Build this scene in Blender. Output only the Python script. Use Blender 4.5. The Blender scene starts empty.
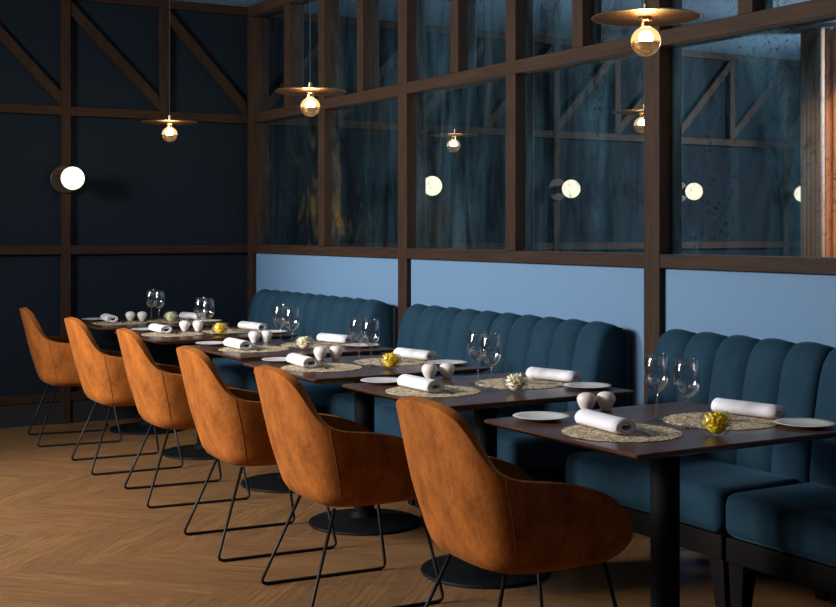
import bpy, bmesh, math, random
from mathutils import Vector, Matrix
random.seed(11)
SC = bpy.context.scene
COL = SC.collection
R = math.radians
PI = math.pi

# ------------------------------------------------------------------ materials
def new_mat(name):
    m = bpy.data.materials.new(name); m.use_nodes = True
    nt = m.node_tree; nt.nodes.clear()
    out = nt.nodes.new('ShaderNodeOutputMaterial')
    b = nt.nodes.new('ShaderNodeBsdfPrincipled')
    nt.links.new(b.outputs[0], out.inputs[0])
    return m, nt, b, out
def N(nt, t, **kw):
    n = nt.nodes.new(t)
    for k, v in kw.items():
        if k in n.inputs: n.inputs[k].default_value = v
        else: setattr(n, k, v)
    return n
def M_(nt, op, a, b=None, c=None):
    n = nt.nodes.new('ShaderNodeMath'); n.operation = op
    for i, v in enumerate((a, b, c)):
        if v is None: continue
        if isinstance(v, (int, float)): n.inputs[i].default_value = v
        else: nt.links.new(v, n.inputs[i])
    return n.outputs[0]
def mixc(nt, fac, a, b, blend='MIX'):
    n = nt.nodes.new('ShaderNodeMix'); n.data_type = 'RGBA'; n.blend_type = blend
    for sock, v in ((n.inputs[0], fac), (n.inputs[6], a), (n.inputs[7], b)):
        if isinstance(v, (int, float)): sock.default_value = v
        elif isinstance(v, tuple): sock.default_value = v if len(v) == 4 else v + (1,)
        else: nt.links.new(v, sock)
    return n.outputs[2]
def coords(nt, scale=(1, 1, 1), kind='Object', rot=(0, 0, 0)):
    tc = nt.nodes.new('ShaderNodeTexCoord'); mp = nt.nodes.new('ShaderNodeMapping')
    mp.inputs['Scale'].default_value = scale; mp.inputs['Rotation'].default_value = rot
    if kind == 'World':
        g = nt.nodes.new('ShaderNodeNewGeometry'); nt.links.new(g.outputs['Position'], mp.inputs[0])
    else: nt.links.new(tc.outputs[kind], mp.inputs[0])
    return mp.outputs[0]
def noise(nt, vec, scale, detail=4, rough=.55, dist=0):
    n = nt.nodes.new('ShaderNodeTexNoise'); nt.links.new(vec, n.inputs['Vector'])
    n.inputs['Scale'].default_value = scale; n.inputs['Detail'].default_value = detail
    n.inputs['Roughness'].default_value = rough; n.inputs['Distortion'].default_value = dist
    return n.outputs['Fac']
def remap(nt, v, a, b, c=0, d=1):
    n = nt.nodes.new('ShaderNodeMapRange'); nt.links.new(v, n.inputs[0])
    for i, x in enumerate((a, b, c, d)): n.inputs[i + 1].default_value = x
    return n.outputs[0]
def bump(nt, b, h, strength=.2, dist=.01):
    n = nt.nodes.new('ShaderNodeBump'); n.inputs['Strength'].default_value = strength
    n.inputs['Distance'].default_value = dist
    nt.links.new(h, n.inputs['Height']); nt.links.new(n.outputs[0], b.inputs['Normal'])
def simple(name, col, rough=.5, metal=0, var=.12, vs=8, bmp=0, bs=60, **kw):
    m, nt, b, out = new_mat(name)
    v = coords(nt)
    f = noise(nt, v, vs)
    c0 = tuple(x * (1 - var) for x in col); c1 = tuple(min(1, x * (1 + var)) for x in col)
    nt.links.new(mixc(nt, f, c0, c1), b.inputs['Base Color'])
    b.inputs['Roughness'].default_value = rough; b.inputs['Metallic'].default_value = metal
    for k, x in kw.items(): b.inputs[k.replace('_', ' ')].default_value = x
    if bmp: bump(nt, b, noise(nt, v, bs, 3), bmp, .004)
    return m
def wood(name, c0, c1, scale=(1, 1, 1), rough=.5, bmp=.08, kind='World', **kw):
    m, nt, b, out = new_mat(name)
    v = coords(nt, scale, kind)
    f = noise(nt, v, 6, 6, .6, .6)
    f = remap(nt, f, .3, .7)
    nt.links.new(mixc(nt, f, c0, c1), b.inputs['Base Color'])
    b.inputs['Roughness'].default_value = rough
    for k, x in kw.items(): b.inputs[k.replace('_', ' ')].default_value = x
    bump(nt, b, f, bmp, .003)
    return m
def velvet(name, c0, c1, sheen, sheen_tint, mott=7, kind='Object'):
    m, nt, b, out = new_mat(name)
    v = coords(nt, (1, 1, .55), kind)
    f1 = noise(nt, v, mott, 5, .62, .15); f2 = noise(nt, v, mott * 5.5, 4, .7)
    f = remap(nt, M_(nt, 'ADD', M_(nt, 'MULTIPLY', f1, .6), M_(nt, 'MULTIPLY', f2, .4)), .35, .65)
    nt.links.new(mixc(nt, f, c0, c1), b.inputs['Base Color'])
    b.inputs['Roughness'].default_value = .85
    b.inputs['Specular IOR Level'].default_value = .15
    b.inputs['Sheen Weight'].default_value = sheen
    b.inputs['Sheen Roughness'].default_value = .35
    b.inputs['Sheen Tint'].default_value = sheen_tint + (1,)
    bump(nt, b, noise(nt, v, 130, 3), .12, .002)
    return m
def emitter(name, col, strength):
    m = bpy.data.materials.new(name); m.use_nodes = True
    nt = m.node_tree; nt.nodes.clear()
    out = nt.nodes.new('ShaderNodeOutputMaterial'); e = nt.nodes.new('ShaderNodeEmission')
    e.inputs[0].default_value = col + (1,); e.inputs[1].default_value = strength
    nt.links.new(e.outputs[0], out.inputs[0])
    return m

MT = {}
MT['timber_v'] = wood('timber_upright', (.012, .0060, .0030), (.038, .0182, .0088), (14, 14, .8), .68, Specular_IOR_Level=.2)
MT['timber_h'] = wood('timber_rail', (.012, .0060, .0030), (.038, .0182, .0088), (.8, .8, 14), .68, Specular_IOR_Level=.2)
MT['walnut'] = wood('walnut_top', (.042, .016, .009), (.100, .040, .023), (9, .7, 9), .3, .02, Specular_IOR_Level=.32)
MT['bench_wood'] = wood('bench_wood', (.0022, .0016, .0011), (.005, .003, .002), (9, .8, 9), .7, Specular_IOR_Level=.12)
MT['navy'] = simple('navy_panel', (.0080, .0135, .0205), .8, var=.1, vs=2, Specular_IOR_Level=.08)
MT['dark_panel'] = simple('dark_room', (.03, .03, .034), .9, vs=2)
MT['skirting'] = simple('black_skirting', (.006, .006, .007), .8, vs=3)
MT['blue_wall'] = simple('pale_blue_panel', (.098, .182, .292), .8, var=.03, vs=1.5)
MT['ceiling'] = simple('blue_grey_ceiling', (.13, .25, .40), .9, var=.05, vs=1.2)
MT['orange'] = velvet('orange_velvet', (.17, .046, .0065), (.39, .118, .018), .06, (1, .6, .3), 13)
MT['orange_seam'] = simple('orange_seam', (.15, .040, .007), .95)  # seam colour darkened to stand for shade in the recess
MT['teal'] = velvet('teal_velvet', (.0062, .0245, .043), (.0108, .037, .061), .14, (.25, .55, .85), 5)
MT['teal_dark'] = simple('dark_teal_back', (.010, .022, .03), .9)
MT['black_metal'] = simple('black_metal', (.006, .006, .0065), .5, 0, Specular_IOR_Level=.25)
MT['black_column'] = simple('black_powder_coat', (.0035, .004, .005), .65, 0, Specular_IOR_Level=.14)
MT['white_china'] = simple('white_china', (.78, .74, .68), .25, var=.02)
MT['pot_china'] = simple('stoneware_white', (.74, .66, .60), .5, var=.04, vs=30)
MT['linen'] = simple('white_linen', (.76, .74, .77), .9, var=.03, vs=20, bmp=.15, bs=220)
MT['steel'] = simple('dark_steel', (.28, .26, .25), .25, 1)
MT['brass'] = simple('aged_brass', (.042, .024, .009), .5, 1, var=.25, vs=12)
MT['brass_bright'] = simple('bright_brass', (.75, .48, .20), .3, 1)
MT['brass_dark'] = simple('dark_bronze', (.035, .025, .016), .5, .6)
MT['chrome'] = simple('gold_mirror', (.80, .52, .25), .2, 1, Emission_Color=(1, .5, .18, 1), Emission_Strength=.16)
def bulb_mat():
    # lightly frosted amber glass lit from within
    m, nt, b, out = new_mat('bulb_glass'); nt.nodes.remove(b)
    tr = N(nt, 'ShaderNodeBsdfTransparent'); tr.inputs[0].default_value = (1, .93, .80, 1)
    e = N(nt, 'ShaderNodeEmission'); e.inputs[0].default_value = (1, .62, .26, 1); e.inputs[1].default_value = 2.6
    mx = N(nt, 'ShaderNodeMixShader'); mx.inputs[0].default_value = .30
    nt.links.new(tr.outputs[0], mx.inputs[1]); nt.links.new(e.outputs[0], mx.inputs[2]); nt.links.new(mx.outputs[0], out.inputs[0])
    return m
MT['bulb'] = bulb_mat()
MT['filament'] = emitter('filament_glow', (1, .68, .34), 480)
MT['globe'] = emitter('globe_glow', (1, .90, .66), 2.0)
def petal_mat(name, c0, c1):
    m, nt, b, out = new_mat(name)
    c = mixc(nt, noise(nt, coords(nt), 30), c0, c1)
    nt.links.new(c, b.inputs['Base Color']); b.inputs['Roughness'].default_value = .6
    t = N(nt, 'ShaderNodeBsdfTranslucent'); nt.links.new(c, t.inputs[0])
    mx = N(nt, 'ShaderNodeMixShader'); mx.inputs[0].default_value = .25
    nt.links.new(b.outputs[0], mx.inputs[1]); nt.links.new(t.outputs[0], mx.inputs[2]); nt.links.new(mx.outputs[0], out.inputs[0])
    return m
MT['yellow'] = petal_mat('yellow_petal', (1, .72, .015), (1, .84, .05))
MT['cream'] = petal_mat('cream_petal', (.95, .86, .58), (1, .95, .74))
MT['copper'] = wood('copper_cloth', (.62, .20, .05), (.85, .34, .10), (30, 30, .4), .5, .1)
MT['jamb'] = wood('grey_brown_oak', (.13, .085, .055), (.24, .165, .11), (25, 25, .6), .6)

def glass(name, k=.85, k0=.10):
    # thin clear glass: see-through with fresnel reflection
    m, nt, b, out = new_mat(name)
    nt.nodes.remove(b)
    tr = N(nt, 'ShaderNodeBsdfTransparent'); tr.inputs[0].default_value = (.985, .98, .975, 1)
    gl = N(nt, 'ShaderNodeBsdfGlossy'); gl.inputs['Roughness'].default_value = .02
    fr = N(nt, 'ShaderNodeLayerWeight'); fr.inputs['Blend'].default_value = .5
    mx = N(nt, 'ShaderNodeMixShader'); nt.links.new(M_(nt, 'MULTIPLY_ADD', M_(nt, 'POWER', fr.outputs['Facing'], 2.0), k, k0), mx.inputs[0])
    nt.links.new(tr.outputs[0], mx.inputs[1]); nt.links.new(gl.outputs[0], mx.inputs[2]); nt.links.new(mx.outputs[0], out.inputs[0])
    return m
MT['glass'] = glass('clear_glass'); MT['bowl_glass'] = glass('bowl_glass', .4, .045)

def raffia():
    m, nt, b, out = new_mat('woven_raffia')
    v = coords(nt)
    sep = N(nt, 'ShaderNodeSeparateXYZ'); nt.links.new(v, sep.inputs[0])
    r = M_(nt, 'SQRT', M_(nt, 'ADD', M_(nt, 'MULTIPLY', sep.outputs[0], sep.outputs[0]), M_(nt, 'MULTIPLY', sep.outputs[1], sep.outputs[1])))
    ring = M_(nt, 'ABSOLUTE', M_(nt, 'SINE', M_(nt, 'MULTIPLY', r, 330)))
    sp = remap(nt, noise(nt, v, 85, 2, .7, 1.2), (.44), .58)
    c = mixc(nt, sp, (.15, .085, .035), (1.0, .84, .56))
    c = mixc(nt, M_(nt, 'MULTIPLY', ring, .35), c, (.5, .36, .19))
    nt.links.new(c, b.inputs['Base Color']); b.inputs['Roughness'].default_value = .9
    bump(nt, b, M_(nt, 'ADD', sp, ring), .6, .003)
    return m
MT['raffia'] = raffia()

def floor_mat():
    m, nt, b, out = new_mat('oak_herringbone')
    W, n = .092, 10
    v = coords(nt, (1, 1, 1), 'World', (0, 0, R(45)))
    sep = N(nt, 'ShaderNodeSeparateXYZ'); nt.links.new(v, sep.inputs[0])
    u_ = M_(nt, 'DIVIDE', M_(nt, 'ADD', sep.outputs[0], .05), W); v_ = M_(nt, 'DIVIDE', M_(nt, 'ADD', sep.outputs[1], .03), W)
    i = M_(nt, 'FLOOR', u_); j = M_(nt, 'FLOOR', v_)
    fm = M_(nt, 'FLOORED_MODULO', M_(nt, 'SUBTRACT', i, j), 2 * n)
    horiz = M_(nt, 'LESS_THAN', fm, n - .5)
    m2 = M_(nt, 'SUBTRACT', 2 * n - 1, fm)
    fu = M_(nt, 'SUBTRACT', u_, i); fv = M_(nt, 'SUBTRACT', v_, j)
    def sel(a, c):   # horiz ? a : c
        return M_(nt, 'ADD', M_(nt, 'MULTIPLY', horiz, a), M_(nt, 'MULTIPLY', M_(nt, 'SUBTRACT', 1, horiz), c))
    ida = sel(M_(nt, 'SUBTRACT', i, fm), i)
    idb = sel(j, M_(nt, 'SUBTRACT', j, m2))
    along = sel(M_(nt, 'ADD', fm, fu), M_(nt, 'ADD', m2, fv))     # 0..n
    across = sel(fv, fu)
    cid = N(nt, 'ShaderNodeCombineXYZ'); nt.links.new(ida, cid.inputs[0]); nt.links.new(idb, cid.inputs[1]); nt.links.new(horiz, cid.inputs[2])
    wn = N(nt, 'ShaderNodeTexWhiteNoise'); wn.noise_dimensions = '3D'; nt.links.new(cid.outputs[0], wn.inputs['Vector'])
    rnd = wn.outputs['Value']
    g = N(nt, 'ShaderNodeCombineXYZ')
    nt.links.new(M_(nt, 'MULTIPLY', along, .16), g.inputs[0]); nt.links.new(M_(nt, 'MULTIPLY', across, 3.4), g.inputs[1]); nt.links.new(M_(nt, 'MULTIPLY', rnd, 40), g.inputs[2])
    grain = remap(nt, noise(nt, g.outputs[0], 3.2, 7, .62, .8), .3, .7)
    c = mixc(nt, grain, (.098, .043, .014), (.285, .145, .054))
    c = mixc(nt, M_(nt, 'MULTIPLY', M_(nt, 'SUBTRACT', rnd, .2), .5), c, (.115, .058, .026))
    def edge(x, hi, w):
        return M_(nt, 'LESS_THAN', M_(nt, 'MINIMUM', x, M_(nt, 'SUBTRACT', hi, x)), w)
    gap = M_(nt, 'MAXIMUM', edge(across, 1, .012), edge(along, n, .012))
    c = mixc(nt, M_(nt, 'MULTIPLY', gap, .3), c, (.05, .026, .013))
    nt.links.new(c, b.inputs['Base Color'])
    nt.links.new(remap(nt, grain, 0, 1, .42, .55), b.inputs['Roughness'])
    b.inputs['Specular IOR Level'].default_value = .35
    bump(nt, b, M_(nt, 'SUBTRACT', M_(nt, 'MULTIPLY', grain, .3), gap), .12, .002)
    return m
MT['floor'] = floor_mat()

def mirror_mat():
    m, nt, b, out = new_mat('antique_mirror')
    v = coords(nt, (1, 1, .22), 'World')
    v1 = coords(nt, (1, 1, 1), 'World')
    streak = remap(nt, noise(nt, v, 5.0, 8, .68, .5), .36, .68)
    blot = remap(nt, noise(nt, coords(nt, (1, 1, .5), 'World'), 4.2, 6, .72, .9), .56, .68)
    speck = remap(nt, noise(nt, v1, 46, 5, .8), .55, .61)
    patch = remap(nt, noise(nt, v, 3.2, 3, .5), .42, .60)
    spots = M_(nt, 'MAXIMUM', M_(nt, 'MULTIPLY', speck, patch), M_(nt, 'MULTIPLY', blot, .75))
    sep = N(nt, 'ShaderNodeSeparateXYZ'); nt.links.new(v1, sep.inputs[0])
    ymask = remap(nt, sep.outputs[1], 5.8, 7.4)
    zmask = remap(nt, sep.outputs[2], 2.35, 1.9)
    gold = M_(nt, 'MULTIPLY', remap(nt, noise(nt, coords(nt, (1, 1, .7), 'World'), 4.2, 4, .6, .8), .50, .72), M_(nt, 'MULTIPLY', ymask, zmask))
    # silvering: metal streaked and spotted by age, tint darker towards the back corner
    tint = mixc(nt, streak, (.58, .65, .68), (.86, .92, .95))
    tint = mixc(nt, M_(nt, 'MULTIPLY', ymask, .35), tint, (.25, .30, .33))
    tint = mixc(nt, spots, tint, (.05, .06, .07))
    b.inputs['Metallic'].default_value = 1
    nt.links.new(tint, b.inputs['Base Color'])
    nt.links.new(remap(nt, streak, 0, 1, .0, .018), b.inputs['Roughness'])
    # clouded bloom on the glass, thinner towards the back corner
    d = N(nt, 'ShaderNodeBsdfDiffuse')
    dc = mixc(nt, streak, (.006, .016, .025), (.040, .100, .140))
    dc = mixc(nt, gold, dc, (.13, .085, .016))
    dc = mixc(nt, M_(nt, 'MULTIPLY', spots, .85), dc, (.010, .014, .018))
    nt.links.new(dc, d.inputs[0])
    mx = N(nt, 'ShaderNodeMixShader')
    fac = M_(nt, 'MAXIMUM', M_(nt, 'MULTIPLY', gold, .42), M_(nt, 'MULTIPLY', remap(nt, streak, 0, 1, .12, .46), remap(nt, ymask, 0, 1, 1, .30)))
    nt.links.new(fac, mx.inputs[0]); nt.links.new(b.outputs[0], mx.inputs[1]); nt.links.new(d.outputs[0], mx.inputs[2])
    nt.links.new(mx.outputs[0], out.inputs[0])
    return m
MT['mirror'] = mirror_mat()

# ------------------------------------------------------------------ mesh helpers
def finish(bm, name, mat, parent=None, loc=None, angle=40, bevel=0, segs=2, subsurf=0, smooth=True):
    bmesh.ops.recalc_face_normals(bm, faces=bm.faces[:])
    me = bpy.data.meshes.new(name); bm.to_mesh(me); bm.free()
    if isinstance(mat, (list, tuple)):
        for q in mat: me.materials.append(q)
    else: me.materials.append(mat)
    if smooth:
        me.polygons.foreach_set('use_smooth', [True] * len(me.polygons))
        me.set_sharp_from_angle(angle=R(angle))
    o = bpy.data.objects.new(name, me); COL.objects.link(o)
    if parent: o.parent = parent
    if loc: o.location = loc
    if bevel:
        md = o.modifiers.new('bevel', 'BEVEL'); md.width = bevel; md.segments = segs; md.limit_method = 'ANGLE'; md.angle_limit = R(30)
    if subsurf:
        md = o.modifiers.new('sub', 'SUBSURF'); md.levels = subsurf; md.render_levels = subsurf
    return o
def box(bm, x0, x1, y0, y1, z0, z1):
    vs = [bm.verts.new((x, y, z)) for x in (x0, x1) for y in (y0, y1) for z in (z0, z1)]
    for f in ((0, 1, 3, 2), (4, 6, 7, 5), (0, 4, 5, 1), (2, 3, 7, 6), (0, 2, 6, 4), (1, 5, 7, 3)):
        bm.faces.new([vs[i] for i in f])
    return vs
def lathe(bm, prof, seg=32, c=(0, 0, 0), closed=False):
    rings = []
    for r, z in prof:
        if r < 1e-6: rings.append([bm.verts.new((c[0], c[1], c[2] + z))])
        else: rings.append([bm.verts.new((c[0] + r * math.cos(2 * PI * k / seg), c[1] + r * math.sin(2 * PI * k / seg), c[2] + z)) for k in range(seg)])
    prs = list(zip(rings, rings[1:]))
    if closed: prs.append((rings[-1], rings[0]))
    for a, b in prs:
        for k in range(seg):
            k2 = (k + 1) % seg
            if len(a) == 1 and len(b) == 1: continue
            if len(a) == 1: bm.faces.new((a[0], b[k2], b[k]))
            elif len(b) == 1: bm.faces.new((a[k], a[k2], b[0]))
            else: bm.faces.new((a[k], a[k2], b[k2], b[k]))
def tube(bm, pts, r, seg=10, cap=True):
    pts = [Vector(p) for p in pts]; rings = []; prev = None
    for i, p in enumerate(pts):
        if i == 0: t = pts[1] - p
        elif i == len(pts) - 1: t = p - pts[i - 1]
        else: t = (pts[i + 1] - p).normalized() + (p - pts[i - 1]).normalized()
        t.normalize()
        if prev is None:
            a = Vector((0, 0, 1)) if abs(t.z) < .9 else Vector((1, 0, 0))
            n = t.cross(a).normalized()
        else: n = (prev - t * prev.dot(t)).normalized()
        prev = n; b = t.cross(n)
        rings.append([bm.verts.new(p + n * r * math.cos(2 * PI * k / seg) + b * r * math.sin(2 * PI * k / seg)) for k in range(seg)])
    for a, b in zip(rings, rings[1:]):
        for k in range(seg): bm.faces.new((a[k], a[(k + 1) % seg], b[(k + 1) % seg], b[k]))
    if cap: bm.faces.new(rings[0][::-1]); bm.faces.new(rings[-1])
def fillet(pts, rad, n=6):
    pts = [Vector(p) for p in pts]; out = [pts[0]]
    for a, p, c in zip(pts, pts[1:], pts[2:]):
        d1 = (a - p).normalized(); d2 = (c - p).normalized()
        p1 = p + d1 * rad; p2 = p + d2 * rad
        for k in range(n + 1):
            t = k / n; out.append(p1.lerp(p, t).lerp(p.lerp(p2, t), t))
    out.append(pts[-1]); return out
def gridfaces(bm, rows, wrap=False):
    for a, b in zip(rows, rows[1:]):
        m = len(a)
        for k in range(m if wrap else m - 1):
            bm.faces.new((a[k], a[(k + 1) % m], b[(k + 1) % m], b[k]))
def rbox(bm, x0, x1, y0, y1, z0, z1, r, n=4):
    """rounded box"""
    cx, cy, cz = (x0 + x1) / 2, (y0 + y1) / 2, (z0 + z1) / 2
    vs = box(bm, x0, x1, y0, y1, z0, z1)
    es = list({e for v in vs for e in v.link_edges})
    bmesh.ops.bevel(bm, geom=es, offset=r, segments=n, profile=.5, affect='EDGES')
def interp(x, tab):
    if x <= tab[0][0]: return tab[0][1]
    for (a, b), (c, d) in zip(tab, tab[1:]):
        if x <= c:
            t = (x - a) / (c - a); t = t * t * (3 - 2 * t) if False else t
            return b + (d - b) * t
    return tab[-1][1]
def smooth_interp(x, tab):
    """catmull-rom through table"""
    n = len(tab)
    if x <= tab[0][0]: return tab[0][1]
    if x >= tab[-1][0]: return tab[-1][1]
    for i in range(n - 1):
        if x <= tab[i + 1][0]:
            x0, y0 = tab[i]; x1, y1 = tab[i + 1]; h = x1 - x0; t = (x - x0) / h
            m0 = (y1 - tab[i - 1][1]) / (x1 - tab[i - 1][0]) if i > 0 else (y1 - y0) / h
            m1 = (tab[i + 2][1] - y0) / (tab[i + 2][0] - x0) if i < n - 2 else (y1 - y0) / h
            return (2*t**3 - 3*t**2 + 1)*y0 + (t**3 - 2*t**2 + t)*h*m0 + (-2*t**3 + 3*t**2)*y1 + (t**3 - t**2)*h*m1

# ------------------------------------------------------------------ scene bookkeeping
def tag(o, label, cat, group=None):
    o['label'] = label; o['category'] = cat
    if group: o['group'] = group
    return o
def struct(o, label, cat):
    o['kind'] = 'structure'; o['label'] = label; o['category'] = cat
    return o
def empty(name, loc=(0, 0, 0), rz=0):
    o = bpy.data.objects.new(name, None); COL.objects.link(o); o.location = loc; o.rotation_euler = (0, 0, rz)
    o.empty_display_size = .1
    return o
KIDS = {}
def copy_tree(o, parent=None):
    c = o.copy(); COL.objects.link(c)
    if parent: c.parent = parent
    for ch in list(o.children): copy_tree(ch, c)
    return c
def sbox(name, mat, x0, x1, y0, y1, z0, z1, label, cat, bevel=0):
    bm = bmesh.new(); box(bm, x0, x1, y0, y1, z0, z1)
    return struct(finish(bm, name, mat, smooth=False, bevel=bevel), label, cat)

# ================================================================== THE ROOM
XL, XW, XM = -3.3, 3.845, 3.908        # left wall, timber face of right wall, mirror plane
YF, YB, YP = -1.7, 9.143, 9.19        # front wall, timber face of back wall, navy panel plane
ZC = 3.13
sbox('floor', MT['floor'], XL - .1, 4.05, YF - .1, 9.4, -.1, 0, 'oak herringbone plank floor', 'floor')
sbox('ceiling', MT['ceiling'], XL - .1, 4.05, YF - .1, 9.4, ZC, ZC + .1, 'pale blue grey ceiling above the timber walls', 'ceiling')
sbox('wall_back', MT['navy'], XL - .1, 4.05, YP, YP + .1, 0, ZC, 'dark navy panelled back wall', 'wall')
sbox('wall_left', MT['dark_panel'], XL - .1, XL, YF, YP, 0, ZC, 'dark wall on the left of the room', 'wall')
sbox('wall_front', MT['dark_panel'], XL, 4.0, YF - .1, YF, 0, ZC, 'dark wall behind the viewer', 'wall')
sbox('wall_right', MT['blue_wall'], 3.872, 4.05, YF, YP, 0, 1.25, 'pale blue wall panel behind the banquettes under the timber rail', 'wall')
sbox('wall_right_upper', MT['dark_panel'], 3.918, 4.05, YF, YP, 1.25, ZC, 'wall backing behind the antique mirror panes', 'wall')

tn = [0]
def trim(x0, x1, y0, y1, z0, z1, label, vert=True):
    tn[0] += 1
    return sbox('trim_%d' % tn[0], MT['timber_v'] if vert else MT['timber_h'], x0, x1, y0, y1, z0, z1, label, 'timber beam', .003)
# back wall frame
LOW = (1.221, 1.284); MID = (2.225, 2.29); TOP = (3.065, ZC - .001)
bx0 = XL
trim(bx0, XW, YB, YP - .001, TOP[0], TOP[1], 'dark timber top beam along the back wall', False)
trim(bx0, XW, YB, YP - .001, MID[0], MID[1], 'dark timber upper rail across the back wall', False)
trim(bx0, XW, YB, YP - .001, LOW[0], LOW[1], 'dark timber lower rail across the back wall', False)
trim(bx0, XW, YB, YP - .001, .163, .226, 'dark timber base rail of the back wall', False)
o = sbox('baseboard_back', MT['skirting'], bx0, XW, YB + .012, YP - .001, .001, .162, 'black recessed skirting of the back wall', 'baseboard')
post_x = [2.437 - 1.444 * k for k in range(4)]
for k, x in enumerate(post_x):
    trim(x - .032, x + .032, YB - .004, YP - .002, .001, TOP[0] - .001, 'full height dark timber post of the back wall carrying a globe sconce' if k == 0 else 'full height back wall post further left, seen in the mirror')
half_x = [3.174 - 1.444 * k for k in range(5)]
for x in half_x:
    if x < XL: continue
    trim(x - .034, x + .034, YB - .002, YP - .002, MID[1] + .001, TOP[0] - .001, 'short dark timber post between the upper rail and top beam of the back wall')
alls = sorted(post_x + half_x + [3.87])
for a, b in zip(alls, alls[1:]):
    if a < XL: continue
    # diagonal brace, top left to bottom right
    tn[0] += 1
    xa, za = a + .034, TOP[0] - .002; xb, zb = b - .034, MID[1] + .002
    d = Vector((xb - xa, 0, zb - za)).normalized(); nrm = Vector((-d.z, 0, d.x)) * .03
    bm = bmesh.new()
    w = .075
    # clipped to the bay: parallelogram with vertical ends
    pts = [(xa, za - .005), (xa, za - .105), (xb, zb + .0), (xb, zb + .10)]
    fr = [bm.verts.new((px_, YB + .004, pz)) for px_, pz in pts]; bk = [bm.verts.new((px_, YP - .002, pz)) for px_, pz in pts]
    bm.faces.new(fr); bm.faces.new(bk[::-1])
    for k in range(4): bm.faces.new((fr[k], bk[k], bk[(k + 1) % 4], fr[(k + 1) % 4]))
    struct(finish(bm, 'trim_%d' % tn[0], MT['timber_v'], smooth=False, bevel=.002), 'diagonal timber brace in the top row of the back wall', 'timber beam')

# right wall frame with antique mirror panes
y_end = .4
trim(XW - .002, XM + .012, y_end, YB - .001, TOP[0] - .02, TOP[1], 'dark timber top beam along the mirror wall', False)
trim(XW - .002, XM + .012, y_end, YB - .001, MID[0], MID[1] + .005, 'timber upper rail running along the mirror wall', False)
trim(XW - .002, XM + .012, y_end, YB - .001, LOW[0], LOW[1], 'timber lower rail between the mirror and the blue panels', False)
corner = YB - .105
trim(XW - .006, XM + .012, corner, YB - .006, .001, TOP[0] - .022, 'timber corner post where mirror wall meets back wall')
ys = [corner] ; pitch = .573
majors = [6.715, 4.425, 2.13]
minors = [7.855, 5.565, 3.27, .985]
uppers = [8.43, 7.285, 6.13, 4.985, 3.85, 2.70, 1.555]
for y in majors:
    trim(XW - .006, XM + .012, y - .054, y + .054, .001, TOP[0] - .022, 'full height timber post of the mirror wall, %s' % {6.715: 'behind the gap between middle and far banquettes', 4.425: 'behind the gap between near and middle banquettes', 2.13: 'beyond the near banquette'}[y])
for y in minors:
    trim(XW + .002, XM + .012, y - .046, y + .046, LOW[1] + .001, TOP[0] - .022, 'timber post dividing the tall lower mirror panes')
for y in uppers:
    trim(XW + .002, XM + .012, y - .042, y + .042, MID[1] + .006, TOP[0] - .022, 'short timber post dividing the upper mirror panes')
edges_low = sorted([y_end] + [y for y in majors + minors] + [YB - .06])
edges_up = sorted([y_end] + majors + minors + uppers + [YB - .06])
wn_ = 0
for row, ed, z0, z1 in (('lower', edges_low, LOW[1] - .01, MID[0] + .01), ('upper', edges_up, MID[1] - .01, TOP[0])):
    ed = ed[::-1]
    for k, (b_, a_) in enumerate(zip(ed, ed[1:])):
        wn_ += 1
        sbox('window_%d' % wn_, MT['mirror'], XM, XM + .008, a_ + .002, b_ - .002, z0, z1, 'antique mirror pane in the %s row, number %s from the back corner' % (row, ['one', 'two', 'three', 'four', 'five', 'six', 'seven', 'eight', 'nine', 'ten', 'eleven', 'twelve', 'thirteen', 'fourteen', 'fifteen', 'sixteen'][k]), 'mirror')

# ================================================================== SCONCES (on every full post of the back wall)
def make_sconce():
    t = empty('wall_sconce')
    bm = bmesh.new(); lathe(bm, [(0, 0), (.105, 0), (.105, .012), (.098, .018), (0, .018)], 40)
    bmesh.ops.rotate(bm, verts=bm.verts[:], cent=(0, 0, 0), matrix=Matrix.Rotation(R(90), 3, 'X')); finish(bm, 'backplate', MT['brass_dark'], t)
    bm = bmesh.new(); lathe(bm, [(0, .016), (.034, .016), (.034, .10), (.05, .112), (.05, .15), (0, .15)], 32)
    bmesh.ops.rotate(bm, verts=bm.verts[:], cent=(0, 0, 0), matrix=Matrix.Rotation(R(90), 3, 'X')); finish(bm, 'lamp_holder', MT['brass_dark'], t)
    bm = bmesh.new(); bmesh.ops.create_uvsphere(bm, u_segments=40, v_segments=24, radius=.081); bmesh.ops.translate(bm, verts=bm.verts[:], vec=(0, -.212, 0))
    finish(bm, 'globe', MT['globe'], t, angle=180)
    return t
sc_labels = ['glowing white globe sconce on the navy back wall, directly seen at left',
             'globe sconce on the second back wall post from the corner, seen only in the mirror',
             'globe sconce on the third back wall post from the corner, seen only in the mirror',
             'globe sconce on the fourth back wall post from the corner, reflected beside the copper curtain']
s0 = make_sconce()
for k, x in enumerate(post_x):
    s = s0 if k == 0 else copy_tree(s0)
    s.location = (x - (.012 if k == 0 else 0), YB - .004, 1.762)
    tag(s, sc_labels[k], 'wall lamp', 'globe sconces on the back wall posts')

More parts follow.
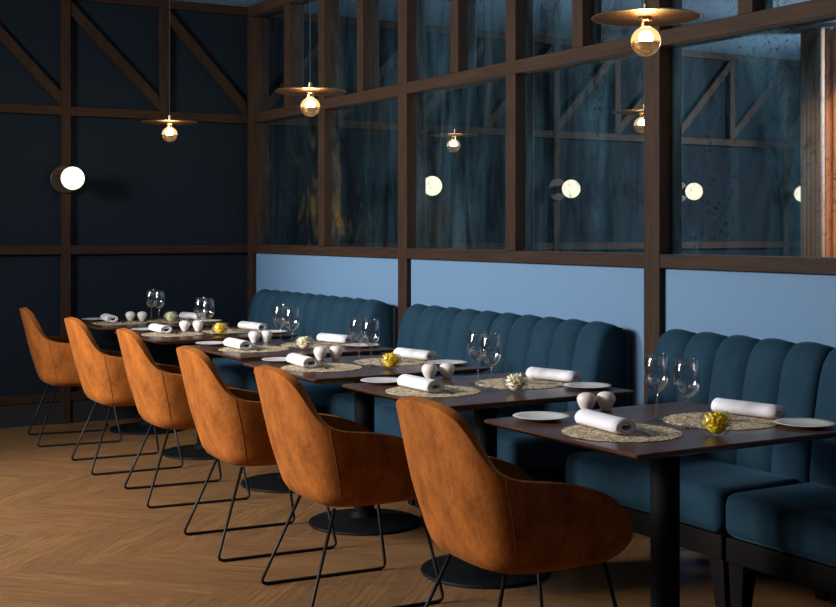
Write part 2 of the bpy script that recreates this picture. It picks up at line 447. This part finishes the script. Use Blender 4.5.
# ================================================================== CURTAIN AND JAMB (met in the mirror)
bm = bmesh.new(); box(bm, -.89, -.63, 7.57, 7.79, .001, ZC - .001)
for k in range(4):
    box(bm, -.632, -.620, 7.59 + k * .048, 7.615 + k * .048, .001, ZC - .002)
tag(finish(bm, 'wooden_pillar', MT['jamb'], smooth=False, bevel=.004), 'fluted grey brown wooden pillar reflected beside the copper curtain in the mirror', 'pillar')
bm = bmesh.new(); rows = []
for z in [0.02 + (ZC - .03) * q / 12 for q in range(13)]:
    row = []
    for k in range(121):
        t = k / 120; a = t * 2 * PI * 5
        row.append(bm.verts.new((-.71 + .05 * math.sin(a) + .012 * math.sin(a * .37 + z * .4), 7.545 - .36 * t + .012 * math.sin(2 * a), z)))
    rows.append(row)
gridfaces(bm, rows)
c = finish(bm, 'curtain', MT['copper'], angle=180)
md = c.modifiers.new('thick', 'SOLIDIFY'); md.thickness = .006
tag(c, 'pleated copper coloured curtain reflected at the right end of the mirror wall', 'curtain')

# ================================================================== PENDANTS
def make_pendant():
    t = empty('pendant_lamp')        # origin at the disc
    bm = bmesh.new(); lathe(bm, [(0, .0), (.012, .004), (.10, .0065), (.178, .0), (.180, -.003), (.10, .0025), (.02, -.001), (0, -.001)], 64)
    finish(bm, 'disc_shade', MT['brass'], t, angle=60)
    bm = bmesh.new(); lathe(bm, [(.1795, -.0035), (.1818, -.0015), (.1795, .0005), (.1775, -.0015)], 64, closed=True); finish(bm, 'rim', MT['brass_bright'], t, angle=60)
    bm = bmesh.new(); lathe(bm, [(0, .045), (.008, .043), (.011, .02), (.013, .004), (0, .004)], 20)
    finish(bm, 'ferrule', MT['brass_bright'], t)
    bm = bmesh.new(); lathe(bm, [(0, -.001), (.021, -.002), (.021, -.012), (.017, -.015), (.018, -.034), (0, -.034)], 24)
    finish(bm, 'bulb_socket', MT['brass_bright'], t)
    bm = bmesh.new(); tube(bm, [(0, 0, .043), (0, 0, .5), (0, 0, ZC - 2.106 - .012)], .003, 8); finish(bm, 'cord', MT['skirting'], t)
    bm = bmesh.new(); lathe(bm, [(0, ZC - 2.106 - .022), (.045, ZC - 2.106 - .020), (.05, ZC - 2.106 - .001), (0, ZC - 2.106 - .001)], 28); finish(bm, 'ceiling_rose', MT['brass_dark'], t)
    # globe bulb: clear glowing top, mirrored lower half
    bm = bmesh.new(); cz = -.082; r = .050
    prof = [(.016, -.034), (.018, -.038)] + [(r * math.sin(a), cz + r * math.cos(a)) for a in [R(q) for q in range(25, 97, 6)]]
    lathe(bm, prof, 36); b = finish(bm, 'bulb', MT['bulb'], t, angle=180)
    bm = bmesh.new(); bmesh.ops.create_uvsphere(bm, u_segments=20, v_segments=14, radius=.024); bmesh.ops.translate(bm, verts=bm.verts[:], vec=(0, 0, cz + .012))
    finish(bm, 'filament', MT['filament'], b, angle=180)
    bm = bmesh.new()
    prof = [(r * 1.004 * math.sin(a), cz + r * 1.004 * math.cos(a)) for a in [R(q) for q in range(96, 181, 6)]]
    prof[-1] = (0, prof[-1][1]); lathe(bm, prof, 36); finish(bm, 'mirrored_cap', MT['chrome'], b, angle=180)
    return t
pend = [(2.807, 3.263, 'brass disc pendant lamp nearest the camera, hanging above the closest table'),
        (2.807, 5.856, 'middle brass disc pendant lamp with bare bulb, in front of the mirror wall'),
        (2.807, 7.987, 'farthest brass disc pendant lamp, hanging before the navy back wall')]
p0 = make_pendant()
for k, (x, y, lab) in enumerate(pend):
    p = p0 if k == 0 else copy_tree(p0)
    p.location = (x, y, 2.106); p.rotation_euler = (0, 0, .3 * k)
    tag(p, lab, 'pendant lamp', 'pendant lamps in a row over the tables')

# ================================================================== BANQUETTES
MODL = .925
def make_backrest(parent, y0):
    n = 5; w = MODL / n
    prof = [(3.535, .43), (3.537, .50), (3.548, .60), (3.562, .70), (3.578, .79), (3.594, .86), (3.612, .905), (3.638, .937), (3.672, .953), (3.705, .950), (3.735, .938), (3.75, .90), (3.75, .43)]
    P = [Vector((a + .065, 0, b)) for a, b in prof]
    nr = []
    for i in range(len(P)):
        t = (P[min(i + 1, len(P) - 1)] - P[max(i - 1, 0)]).normalized(); nr.append(Vector((-t.z, 0, t.x)))
    bm = bmesh.new(); rows = []
    m = 10
    for k in range(n):
        for q in range(m + (1 if k == n - 1 else 0)):
            s = q / m; y = y0 + .003 + (MODL - .006) * (k + s) / n
            h = math.sqrt(max(0, 1 - (2 * s - 1) ** 2))
            if (k == 0 and s < .5) or (k == n - 1 and s > .5): h = h ** 1.0
            row = []
            for i, (p_, nn) in enumerate(zip(P, nr)):
                amp = .030 if i < 9 else (.030 * (1 - (i - 8) / 2.) if i < 10 else 0)
                if i >= 10: amp = 0
                v = p_ + nn * (amp * (h - .55))
                row.append(bm.verts.new((v.x, y, v.z)))
            rows.append(row)
    gridfaces(bm, rows)
    bm.faces.new(rows[0]); bm.faces.new(rows[-1][::-1])
    return finish(bm, 'backrest', MT['teal'], parent, angle=70)
def make_banquette():
    t = empty('banquette', (0, 0, 0))      # y runs 0..2*MODL
    for k in range(2):
        y0 = k * MODL
        make_backrest(t, y0)
        bm = bmesh.new(); rbox(bm, 3.17, 3.62, y0 + .004, y0 + MODL - .004, .312, .47, .045, 5)
        for v in bm.verts:      # gentle crown on the cushion
            if v.co.z > .42:
                u = (v.co.y - y0) / MODL
                v.co.z += .014 * math.sin(PI * min(1, max(0, u))) * (1 if v.co.x > 3.2 else .6)
        finish(bm, 'seat_cushion', MT['teal'], t, angle=60)
        bm = bmesh.new(); box(bm, 3.19, 3.81, y0 + .01, y0 + MODL - .01, .225, .311); finish(bm, 'seat_frame', MT['bench_wood'], t, smooth=False, bevel=.004)
        for yy in (y0 + .012, y0 + MODL - .012 - .075):
            for xx, lean in ((3.20, 1), (3.70, -1)):
                bm = bmesh.new()
                vs = box(bm, xx, xx + .07, yy, yy + .075, 0, .225)
                for v in vs:
                    if v.co.z < .1:
                        v.co.x = xx + .035 + (v.co.x - xx - .035) * .6
                        v.co.y = (yy + (.0 if yy < y0 + .3 else .028)) + (v.co.y - yy) * .62
                finish(bm, 'leg', MT['bench_wood'], t, smooth=False, bevel=.003)
    bm = bmesh.new(); rbox(bm, 3.816, 3.862, .002, 2 * MODL - .002, .20, .925, .018, 3)
    finish(bm, 'back_panel', MT['teal_dark'], t, angle=60)
    return t
b0 = make_banquette()
bl = ['teal velvet channel backed banquette nearest the camera, at the right edge of the picture',
      'middle teal velvet channel backed banquette between the two timber posts',
      'farthest teal velvet channel backed banquette, in the back corner']
for k, y in enumerate((4.22 - 2 * MODL, 4.58, 6.80)):
    b = b0 if k == 0 else copy_tree(b0)
    b.location = (0, y, 0); tag(b, bl[k], 'banquette', 'teal velvet banquettes along the mirror wall')

# ================================================================== TABLES
TCX = 2.835
TX = {6: 2.822, 5: 2.855, 4: 2.832, 3: 2.915, 2: 2.865, 1: 2.865}
TY = {6: 3.185, 5: 4.308, 4: 5.315, 3: 6.35, 2: 7.50, 1: 8.60}
TW = {6: 'the table nearest the camera', 5: 'the second table from the camera', 4: 'the third table from the camera',
      3: 'the fourth table from the camera', 2: 'the fifth table from the camera', 1: 'the farthest table'}
def make_table():
    t = empty('pedestal_table')
    bm = bmesh.new()
    hx, hy = .458, .398
    def ring(ix, z, rr):
        pts = []
        for sx, sy, a0 in ((1, 1, 0), (-1, 1, 90), (-1, -1, 180), (1, -1, 270)):
            for q in range(5):
                a = R(a0 + q * 22.5); pts.append(bm.verts.new((sx * (hx - ix - rr) + rr * math.cos(a), sy * (hy - ix - rr) + rr * math.sin(a), z)))
        return pts
    rows = [ring(.045, .722, .008), ring(.004, .738, .012), ring(0, .741, .012), ring(0, .747, .012), ring(.003, .75, .012)]
    gridfaces(bm, rows, True); bm.faces.new(rows[-1]); bm.faces.new(rows[0][::-1])
    finish(bm, 'tabletop', MT['walnut'], t, angle=30)
    bm = bmesh.new(); lathe(bm, [(0, .03), (.048, .03), (.048, .705), (.11, .708), (.11, .722), (0, .722)], 36); finish(bm, 'column', MT['black_column'], t)
    bm = bmesh.new(); lathe(bm, [(0, 0), (.262, 0), (.266, .006), (.262, .013), (.15, .022), (.07, .036), (.055, .06), (0, .06)], 56); finish(bm, 'base', MT['black_column'], t)
    return t
t0 = make_table()
for i, k in enumerate((6, 5, 4, 3, 2, 1)):
    t = t0 if i == 0 else copy_tree(t0)
    t.location = (TX[k], TY[k], 0)
    w = {6: 'dark wood pedestal table nearest the camera', 5: 'dark wood pedestal table second from the camera', 4: 'dark wood pedestal table third from the camera',
         3: 'dark wood pedestal table fourth from the camera', 2: 'dark wood pedestal table fifth from the camera, next to the farthest', 1: 'farthest dark wood pedestal table, against the navy back wall'}[k]
    tag(t, w, 'table', 'dark wood pedestal tables')

# ================================================================== CHAIRS
def make_chair():
    t = empty('tub_chair')              # faces +x
    ZB = .370
    wtab = [(.370, .165), (.380, .208), (.395, .248), (.46, .275), (.55, .290), (.66, .294), (.75, .292), (.88, .286)]
    btab = [(.370, -.135), (.382, -.170), (.41, -.202), (.50, -.232), (.60, -.262), (.70, -.286), (.80, -.310), (.88, -.330)]
    rtab = [(0, .876), (.08, .873), (.15, .860), (.21, .843), (.26, .815), (.31, .776), (.36, .733), (.42, .700), (.50, .680), (.60, .664), (.70, .651), (.79, .634), (.88, .606), (.94, .574), (1.0, .525)]
    ftab = [(0, .11), (.12, .18), (.35, .240), (.6, .268), (1.0, .255)]
    NA, NS = 44, 18
    bm = bmesh.new()
    def pt(a, s):
        sg = 1 if a >= 0 else -1; aa = abs(a)
        zr = smooth_interp(aa, rtab)
        z = ZB + (zr - ZB) * s
        w = smooth_interp(z, wtab); xb = smooth_interp(z, btab); xf = smooth_interp(s, ftab)
        Rr = .22
        # quarter superellipse then straight arm
        if aa < .6:
            th = aa / .6 * PI / 2; e = .56
            x = xb + Rr * (1 - math.cos(th) ** e); y = w * math.sin(th) ** e
        else:
            u = (aa - .6) / .4
            x = xb + Rr + (xf - xb - Rr) * u; y = w - .012 * u * u
        return (x, sg * y, z)
    rows = []
    for s in range(NS + 1):
        ss = s / NS
        rows.append([bm.verts.new(pt(-1 + 2 * k / NA, ss)) for k in range(NA + 1)])
    gridfaces(bm, rows)
    bm.faces.new(rows[0])
    bmesh.ops.remove_doubles(bm, verts=bm.verts[:], dist=.0006)
    sh = finish(bm, 'shell', MT['orange'], t, angle=180)
    md = sh.modifiers.new('thick', 'SOLIDIFY'); md.thickness = .038; md.offset = -1; md.use_even_offset = False
    md = sh.modifiers.new('soft', 'BEVEL'); md.width = .014; md.segments = 3; md.limit_method = 'ANGLE'; md.angle_limit = R(50)
    sh['_n'] = 0; del sh['_n']
    # seat cushion following the tub
    bm = bmesh.new(); rings = []
    out = []
    for k in range(0, 61):
        a = -1 + 2 * k / 60; sg = 1 if a >= 0 else -1; aa = abs(a)
        if aa < .6:
            th = aa / .6 * PI / 2; out.append((-.185 + .25 * (1 - math.cos(th) ** .62), sg * .222 * math.sin(th) ** .62))
        else: out.append((.065 + (.195 - .065) * (aa - .6) / .4, sg * .222))
    # rounded front
    fr = [(.212, .20), (.222, .10), (.224, 0), (.222, -.10), (.212, -.20)]
    loop = out + fr
    for sc_, z in ((.9, .402), (.985, .41), (1.0, .43), (.985, .462), (.93, .478), (.7, .483), (.35, .479), (.08, .476)):
        rings.append([bm.verts.new((.03 + (x - .03) * sc_, y * sc_, z)) for x, y in loop])
    gridfaces(bm, rings, True); bm.faces.new(rings[0][::-1]); bm.faces.new(rings[-1])
    finish(bm, 'seat_cushion', MT['orange'], t, angle=60)
    # stitched seams where arm meets back
    for sg in (-1, 1):
        bm = bmesh.new(); pts = []
        for q in range(1, 19):
            sv = q / 18; xt = -.118 - .07 * sv
            best = min((abs(pt(sg * a_ / 200, sv)[0] - xt), a_) for a_ in range(30, 140))[1]
            pts.append(Vector(pt(sg * best / 200, sv)))
        pts = [(pts[max(0, n_ - 1)] + pts[n_] * 2 + pts[min(len(pts) - 1, n_ + 1)]) / 4 for n_ in range(len(pts))]
        tube(bm, pts, .0017, 6); finish(bm, 'seam', MT['orange_seam'], t, angle=180)
    # sled frame: one bent rod per side and two cross bars
    for sg in (-1, 1):
        bm = bmesh.new()
        pts = fillet([(-.12, sg * .165, .372), (-.258, sg * .258, .0065), (.284, sg * .258, .0065), (.205, sg * .195, .408)], .032, 7)
        tube(bm, pts, .0065, 10); finish(bm, 'sled_leg', MT['black_metal'], t, angle=180)
    return t
ch0 = make_chair()
chairs = [(2.24, 3.235, -4, 'orange velvet tub chair nearest the camera, its near arm in front of the closest table'),
          (2.215, 4.30, -4, 'orange velvet tub chair second from the camera'),
          (2.235, 5.225, -4, 'orange velvet tub chair third from the camera'),
          (2.31, 6.36, -5, 'orange velvet tub chair fourth from the camera'),
          (2.305, 7.36, -3, 'orange velvet tub chair fifth from the camera, one before the farthest'),
          (2.29, 8.45, -7, 'farthest orange velvet tub chair, beside the navy back wall at left')]
for k, (x, y, a, lab) in enumerate(chairs):
    c = ch0 if k == 0 else copy_tree(ch0)
    c.location = (x, y, 0); c.rotation_euler = (0, 0, R(a)); tag(c, lab, 'chair', 'orange velvet tub chairs in a row')

# ================================================================== TABLEWARE
TZ = .7502
def single(bm, name, mat, **kw): return finish(bm, name, mat, **kw)
# placemat
bm = bmesh.new(); rows = []
for rr, z in ((.002, .0035), (.05, .0035), (.12, .0035), (.17, .0035), (.186, .003), (.19, .0015), (.188, 0), (.002, 0)):
    rows.append([bm.verts.new((rr * (1 + .012 * math.sin(k * 1.9) * (rr > .15)) * math.cos(2 * PI * k / 72), rr * (1 + .012 * math.sin(k * 1.9) * (rr > .15)) * math.sin(2 * PI * k / 72), z)) for k in range(72)])
gridfaces(bm, rows, True); bm.faces.new(rows[0][::-1]); bm.faces.new(rows[-1])
mat0 = finish(bm, 'placemat', MT['raffia'], angle=40)
# plate
bm = bmesh.new(); lathe(bm, [(0, .003), (.045, .003), (.052, 0), (.058, .002), (.075, .009), (.094, .0125), (.096, .0135), (.094, .0148), (.074, .0118), (.058, .0075), (0, .006)], 48)
plate0 = finish(bm, 'side_plate', MT['white_china'], angle=50)
# napkin: flattened roll, spiral visible at its ends, long axis y
def make_napkin(L=.252, wx=.040, wz=.025, turns=2.4, seed=0):
    rn = random.Random(seed)
    bm = bmesh.new(); rows = []
    n = 60; ny = 9
    for q in range(ny):
        s = q / (ny - 1); y = -L / 2 + L * s; row = []
        k_ = 1 + .05 * math.sin(s * PI * 1.3 + seed) + .03 * rn.uniform(-1, 1)
        for k in range(n + 1):
            t = k / n; r = .34 + .66 * t ** .8; a = 2 * PI * turns * t + 1.2
            x = wx * r * math.cos(a) * k_; z = wz * r * math.sin(a)
            z = wz + z
            if z < .0012: z = .0012
            row.append(bm.verts.new((x, y + .004 * math.sin(k * .3) * (1 if q in (0, ny - 1) else 0), z)))
        # loose tail lying on the table
        row.append(bm.verts.new((row[-1].co.x + .004, y, max(.0015, row[-1].co.z - .004))))
        rows.append(row)
    gridfaces(bm, rows)
    o = finish(bm, 'rolled_napkin', MT['linen'], angle=180)
    md = o.modifiers.new('thick', 'SOLIDIFY'); md.thickness = .0042; md.offset = 0
    return o
nap0 = make_napkin()
# wine glass
def make_glass():
    bm = bmesh.new()
    o_ = [(0, 0), (.036, 0), (.0375, .0015), (.036, .003), (.018, .006), (.006, .011), (.004, .02), (.0036, .06), (.0040, .088), (.008, .096), (.022, .104), (.034, .118), (.0415, .138), (.0435, .158), (.0415, .182), (.0375, .205), (.0345, .222)]
    i_ = [(.0335, .2225), (.0330, .221), (.0362, .205), (.0402, .182), (.0422, .158), (.0402, .138), (.033, .120), (.021, .107), (.008, .1005), (0, .099)]
    lathe(bm, o_ + i_, 40); return finish(bm, 'wine_glass', MT['glass'], angle=60)
gl0 = make_glass()
# salt and pepper pots
def make_pot():
    bm = bmesh.new(); lathe(bm, [(0, 0), (.016, 0), (.018, .003), (.019, .008), (.027, .022), (.0335, .038), (.0340, .048), (.030, .058), (.021, .065), (.010, .068), (0, .0685)], 36)
    r = finish(bm, 'shaker', MT['pot_china'], angle=60)
    bm = bmesh.new()
    for k in range(5):
        a = 2 * PI * k / 5; lathe(bm, [(0, .0677), (.0011, .0677), (.0011, .0689), (0, .0689)], 8, (.006 * math.cos(a), .006 * math.sin(a), -.0002))
    finish(bm, 'pour_holes', MT['skirting'], r, smooth=False)
    return r
pot0 = make_pot()
# glass flower bowl
def make_bowl():
    bm = bmesh.new()
    o_ = [(0, 0), (.022, 0), (.034, .006), (.047, .022), (.052, .042), (.048, .060), (.040, .073), (.037, .077)]
    i_ = [(.0355, .0775), (.035, .0755), (.0385, .071), (.0462, .059), (.0497, .042), (.045, .0235), (.033, .0095), (.02, .005), (0, .0045)]
    lathe(bm, o_ + i_, 44); return finish(bm, 'glass_bowl', MT['bowl_glass'], angle=60)
bowl0 = make_bowl()
def make_flower(mat, seed):
    rn = random.Random(seed); bm = bmesh.new()
    def petal(c, yaw, tilt, L, W):
        rows = []
        rot = Matrix.Rotation(yaw, 3, 'Z') @ Matrix.Rotation(-tilt, 3, 'Y')
        for q in range(5):
            s = q / 4; w = W * math.sin(PI * (.12 + .8 * s)) ; row = []
            for k in (-1, 0, 1):
                p = Vector((L * s, k * w * .5, .003 * abs(k) * 1.2 + L * .25 * s * s))
                row.append(bm.verts.new(Vector(c) + rot @ p))
            rows.append(row)
        gridfaces(bm, rows)
    # a full double bloom: petals overlapping over a dome that fills the bowl
    for ring, (num, el, rr, L) in enumerate(((12, -40, .021, .014), (14, -16, .027, .020), (16, 2, .031, .021), (15, 22, .029, .021), (12, 42, .026, .020), (9, 62, .022, .018), (5, 82, .018, .015))):
        for k in range(num):
            a = 2 * PI * (k + .5 * ring) / num + rn.uniform(-.12, .12); e_ = R(el + rn.uniform(-6, 6)); rr *= 1.0
            c = (rr * .78 * math.cos(e_) * math.cos(a), rr * .78 * math.cos(e_) * math.sin(a), .035 + rr * .80 * math.sin(e_))
            petal(c, a, e_ + R(12), L * rn.uniform(1.0, 1.2), .019)
    lathe(bm, [(0, .0065), (.014, .008), (.027, .019), (.030, .034), (.018, .05), (0, .056)], 14)
    o = finish(bm, 'flower', mat, angle=80)
    md = o.modifiers.new('thick', 'SOLIDIFY'); md.thickness = .0009
    return o
fy0 = make_flower(MT['yellow'], 3); fc0 = make_flower(MT['cream'], 5)
# cutlery, long axis y, handle at -y
def make_knife():
    bm = bmesh.new(); rows = []
    for y, w, h in ((-.105, .004, .002), (-.10, .006, .004), (-.05, .0055, .005), (-.01, .0045, .004), (0, .006, .0022), (.04, .009, .0016), (.08, .0085, .0014), (.10, .004, .0012), (.105, .001, .001)):
        rows.append([bm.verts.new((x * w, y, .0002 + z * h)) for x, z in ((-1, 0), (1, 0), (1, .7), (.4, 1), (-.4, 1), (-1, .7))])
    gridfaces(bm, rows, True); bm.faces.new(rows[0][::-1]); bm.faces.new(rows[-1]); return finish(bm, 'table_knife', MT['steel'], angle=50)
def make_fork():
    bm = bmesh.new(); rows = []
    for y, w, z, h in ((-.10, .004, 0, .003), (-.09, .006, 0, .003), (-.03, .003, .004, .003), (.03, .003, .006, .003), (.045, .010, .003, .002), (.06, .011, .001, .002)):
        rows.append([bm.verts.new((x * w, y, .0002 + z + q * h)) for x, q in ((-1, 0), (1, 0), (1, 1), (-1, 1))])
    gridfaces(bm, rows, True); bm.faces.new(rows[0][::-1]); bm.faces.new(rows[-1])
    for k in range(4):
        x = -.009 + k * .006; a = [bm.verts.new((x + dx, .059, z)) for dx, z in ((-.0017, .001), (.0017, .001), (.0017, .003), (-.0017, .003))]
        b = [bm.verts.new((x + dx * .5, .098, z)) for dx, z in ((-.0017, .004), (.0017, .004), (.0017, .0055), (-.0017, .0055))]
        gridfaces(bm, [a, b], True); bm.faces.new(a[::-1]); bm.faces.new(b)
    return finish(bm, 'table_fork', MT['steel'], angle=50)
kn0 = make_knife(); fk0 = make_fork()

used = set()
def put(src, x, y, z, rz, label, cat, group):
    o = src if src.name not in used else copy_tree(src)
    used.add(src.name)
    o.location = (x, y, z); o.rotation_euler = (0, 0, R(rz)); return tag(o, label, cat, group)
# offsets from the table centre, chair side first; each table is laid a little differently
LAY = {
 6: dict(pl=(-.292, .292), nap=(-.262, -.012), mat=(-.235, -.063), pA=(-.046, .358), pB=(.030, .345), gA=(.034, .080), gB=(.015, -.088), bw=(-.022, -.262), mF=(0.205, -0.045), nF=(0.345, -0.028), pF=(0.36, -0.268)),
 5: dict(pl=(-.290, .338), nap=(-.285, .040), mat=(-.250, .0), pA=(-.055, .352), pB=(.028, .342), gA=(.035, .110), gB=(-.03, -.085), bw=(.008, -.205), mF=(0.195, 0.03), nF=(0.348, 0.005), pF=(0.34, -0.236)),
 4: dict(pl=(-.275, .345), nap=(-.285, .085), mat=(-.225, .0), pA=(-.08, .312), pB=(.004, .308), gA=(.014, .085), gB=(0, -.065), bw=(.023, -.215), mF=(0.19, 0.06), nF=(0.322, 0.075), pF=(0.352, -0.182)),
 3: dict(pl=(-.315, .335), nap=(-.290, .026), mat=(-.217, -.02), pA=(-.055, .355), pB=(.015, .345), gA=(.022, .165), gB=(-.017, -.072), bw=(-.005, -.205), mF=(0.18, 0.05), nF=(0.312, 0.06), pF=(0.352, -0.195)),
 2: dict(pl=(-.262, .350), nap=(-.245, .128), mat=(-.21, .0), pA=(-.056, .21), pB=(.020, .175), gA=(-.022, .012), gB=(-.04, -.15), bw=(.021, -.2), mF=(0.19, 0.03), nF=(0.33, 0.02), pF=(0.355, -0.235)),
 1: dict(pl=(-.275, .345), nap=(-.238, .130), mat=(-.20, .0), pA=(-.075, .165), pB=(-.002, .125), gA=(.05, .08), gB=(.064, -.04), bw=(.13, -.10), mF=(0.2, 0.03), nF=(0.33, 0.02), pF=(0.355, -0.235)),
}
for k in (6, 5, 4, 3, 2, 1):
    cx_, cy, w, q = TX[k], TY[k], TW[k], LAY[k]
    rn = random.Random(k * 7)
    for side, word, mk, nk, pk in ((-1, 'chair side', 'mat', 'nap', 'pl'), (1, 'banquette side', 'mF', 'nF', 'pF')):
        mx, my = cx_ + q[mk][0], cy + q[mk][1]; nx, ny_ = cx_ + q[nk][0], cy + q[nk][1]
        put(mat0, mx, my, TZ, rn.uniform(0, 360), 'round woven raffia placemat on the %s of %s' % (word, w), 'placemat', 'woven placemats on the tables')
        put(nap0, nx, ny_, TZ + .0046, ((-3 if side < 0 else 10) + rn.uniform(-4, 4)) + (180 if side > 0 else 0), 'white rolled napkin on the %s of %s' % (word, w), 'napkin', 'rolled white napkins on the placemats')
        put(plate0, cx_ + q[pk][0], cy + q[pk][1], TZ, 0, 'small white side plate on the %s of %s' % (word, w), 'plate', 'white side plates on the tables')
        if side < 0:
            put(kn0, nx + .078, ny_ - .085, TZ + .0046, -24 + rn.uniform(-4, 4), 'steel knife on the %s of %s' % (word, w), 'knife', 'table knives on the placemats')
            put(fk0, nx + .060, ny_ + .01, TZ + .0046, -4 + rn.uniform(-3, 3), 'steel fork on the %s of %s' % (word, w), 'fork', 'table forks on the placemats')
        else:
            put(kn0, nx - .098, ny_ - .085, TZ + .0046, 205 + rn.uniform(-4, 4), 'steel knife on the %s of %s' % (word, w), 'knife', 'table knives on the placemats')
            put(fk0, nx - .078, ny_ + .0, TZ + .0046, 190 + rn.uniform(-3, 3), 'steel fork on the %s of %s' % (word, w), 'fork', 'table forks on the placemats')
    put(pot0, cx_ + q['pA'][0], cy + q['pA'][1], TZ, rn.uniform(0, 360), 'white rounded shaker, left of the pair on %s' % w, 'shaker', 'salt and pepper shakers on the tables')
    put(pot0, cx_ + q['pB'][0], cy + q['pB'][1], TZ, rn.uniform(0, 360), 'white rounded shaker, right of the pair on %s' % w, 'shaker', 'salt and pepper shakers on the tables')
    put(gl0, cx_ + q['gA'][0], cy + q['gA'][1], TZ, rn.uniform(0, 360), 'clear stemmed wine glass, left of the pair on %s' % w, 'wine glass', 'wine glasses on the tables')
    put(gl0, cx_ + q['gB'][0], cy + q['gB'][1], TZ, rn.uniform(0, 360), 'clear stemmed wine glass, right of the pair on %s' % w, 'wine glass', 'wine glasses on the tables')
    yellow = k in (6, 4, 2)
    bx_, by_ = cx_ + q['bw'][0], cy + q['bw'][1]
    put(bowl0, bx_, by_, TZ, 0, 'round glass bowl holding a %s flower on %s' % ('yellow' if yellow else 'cream', w), 'bowl', 'glass flower bowls on the tables')
    put(fy0 if yellow else fc0, bx_, by_, TZ + .0005, rn.uniform(0, 360), '%s flower inside the glass bowl on %s' % ('bright yellow' if yellow else 'cream white', w), 'flower', 'flowers in glass bowls')

# ================================================================== LIGHT
def area(name, loc, target, size, energy, col, shape='DISK', size_y=None, spread=180):
    l = bpy.data.lights.new(name, 'AREA'); l.energy = energy; l.color = col; l.size = size; l.shape = shape
    if size_y: l.shape = 'RECTANGLE'; l.size_y = size_y
    o = bpy.data.objects.new(name, l); COL.objects.link(o); o.location = loc
    o.rotation_euler = (Vector(target) - Vector(loc)).to_track_quat('-Z', 'Y').to_euler()
    l.spread = R(spread); return o
area('room_light_left', (-2.5, 5.3, 2.7), (2.9, 5.0, .6), 1.1, 285, (1, .96, .92))
area('room_light_far_left', (-2.6, 6.6, 2.7), (3.2, 7.6, .8), .7, 170, (1, .97, .94), spread=120)
area('room_light_ceiling', (.2, 2.0, 3.05), (2.4, 4.0, .5), .8, 5, (1, .92, .84))
area('ceiling_fill_light', (-2.4, 6.2, 1.9), (0, 6.8, 3.13), .8, 95, (.70, .85, 1))  # added fill lamp, out of view, to brighten the ceiling
def spot(name, loc, target, energy, col, ang, r=.08, blend=.7):
    l = bpy.data.lights.new(name, 'SPOT'); l.energy = energy; l.color = col; l.spot_size = R(ang); l.spot_blend = blend; l.shadow_soft_size = r
    o = bpy.data.objects.new(name, l); COL.objects.link(o); o.location = loc
    o.rotation_euler = (Vector(target) - Vector(loc)).to_track_quat('-Z', 'Y').to_euler(); return o
spot('curtain_fill_spot', (1.25, 5.3, 3.05), (-.68, 7.35, 1.9), 480, (1, .80, .58), 30)  # added lamp, out of view, standing in for sconce glow on the curtain
wd = bpy.data.worlds.new('world'); SC.world = wd; wd.use_nodes = True
wd.node_tree.nodes['Background'].inputs[0].default_value = (.35, .5, .8, 1); wd.node_tree.nodes['Background'].inputs[1].default_value = .03

# ================================================================== CAMERA
cam = bpy.data.cameras.new('camera'); co = bpy.data.objects.new('camera', cam); COL.objects.link(co)
co.location = (0, 0, 1.388); co.rotation_euler = (R(90), 0, R(-30.48))
cam.sensor_fit = 'HORIZONTAL'; cam.sensor_width = 36; cam.lens = 36 * 1263.7 / 836
cam.shift_y = -(303.5 - 231.2) / 836; cam.clip_start = .05
SC.camera = co
vs = SC.view_settings; vs.view_transform = 'Standard'; vs.look = 'None'; vs.exposure = 0; vs.gamma = 1; vs.use_curve_mapping = False
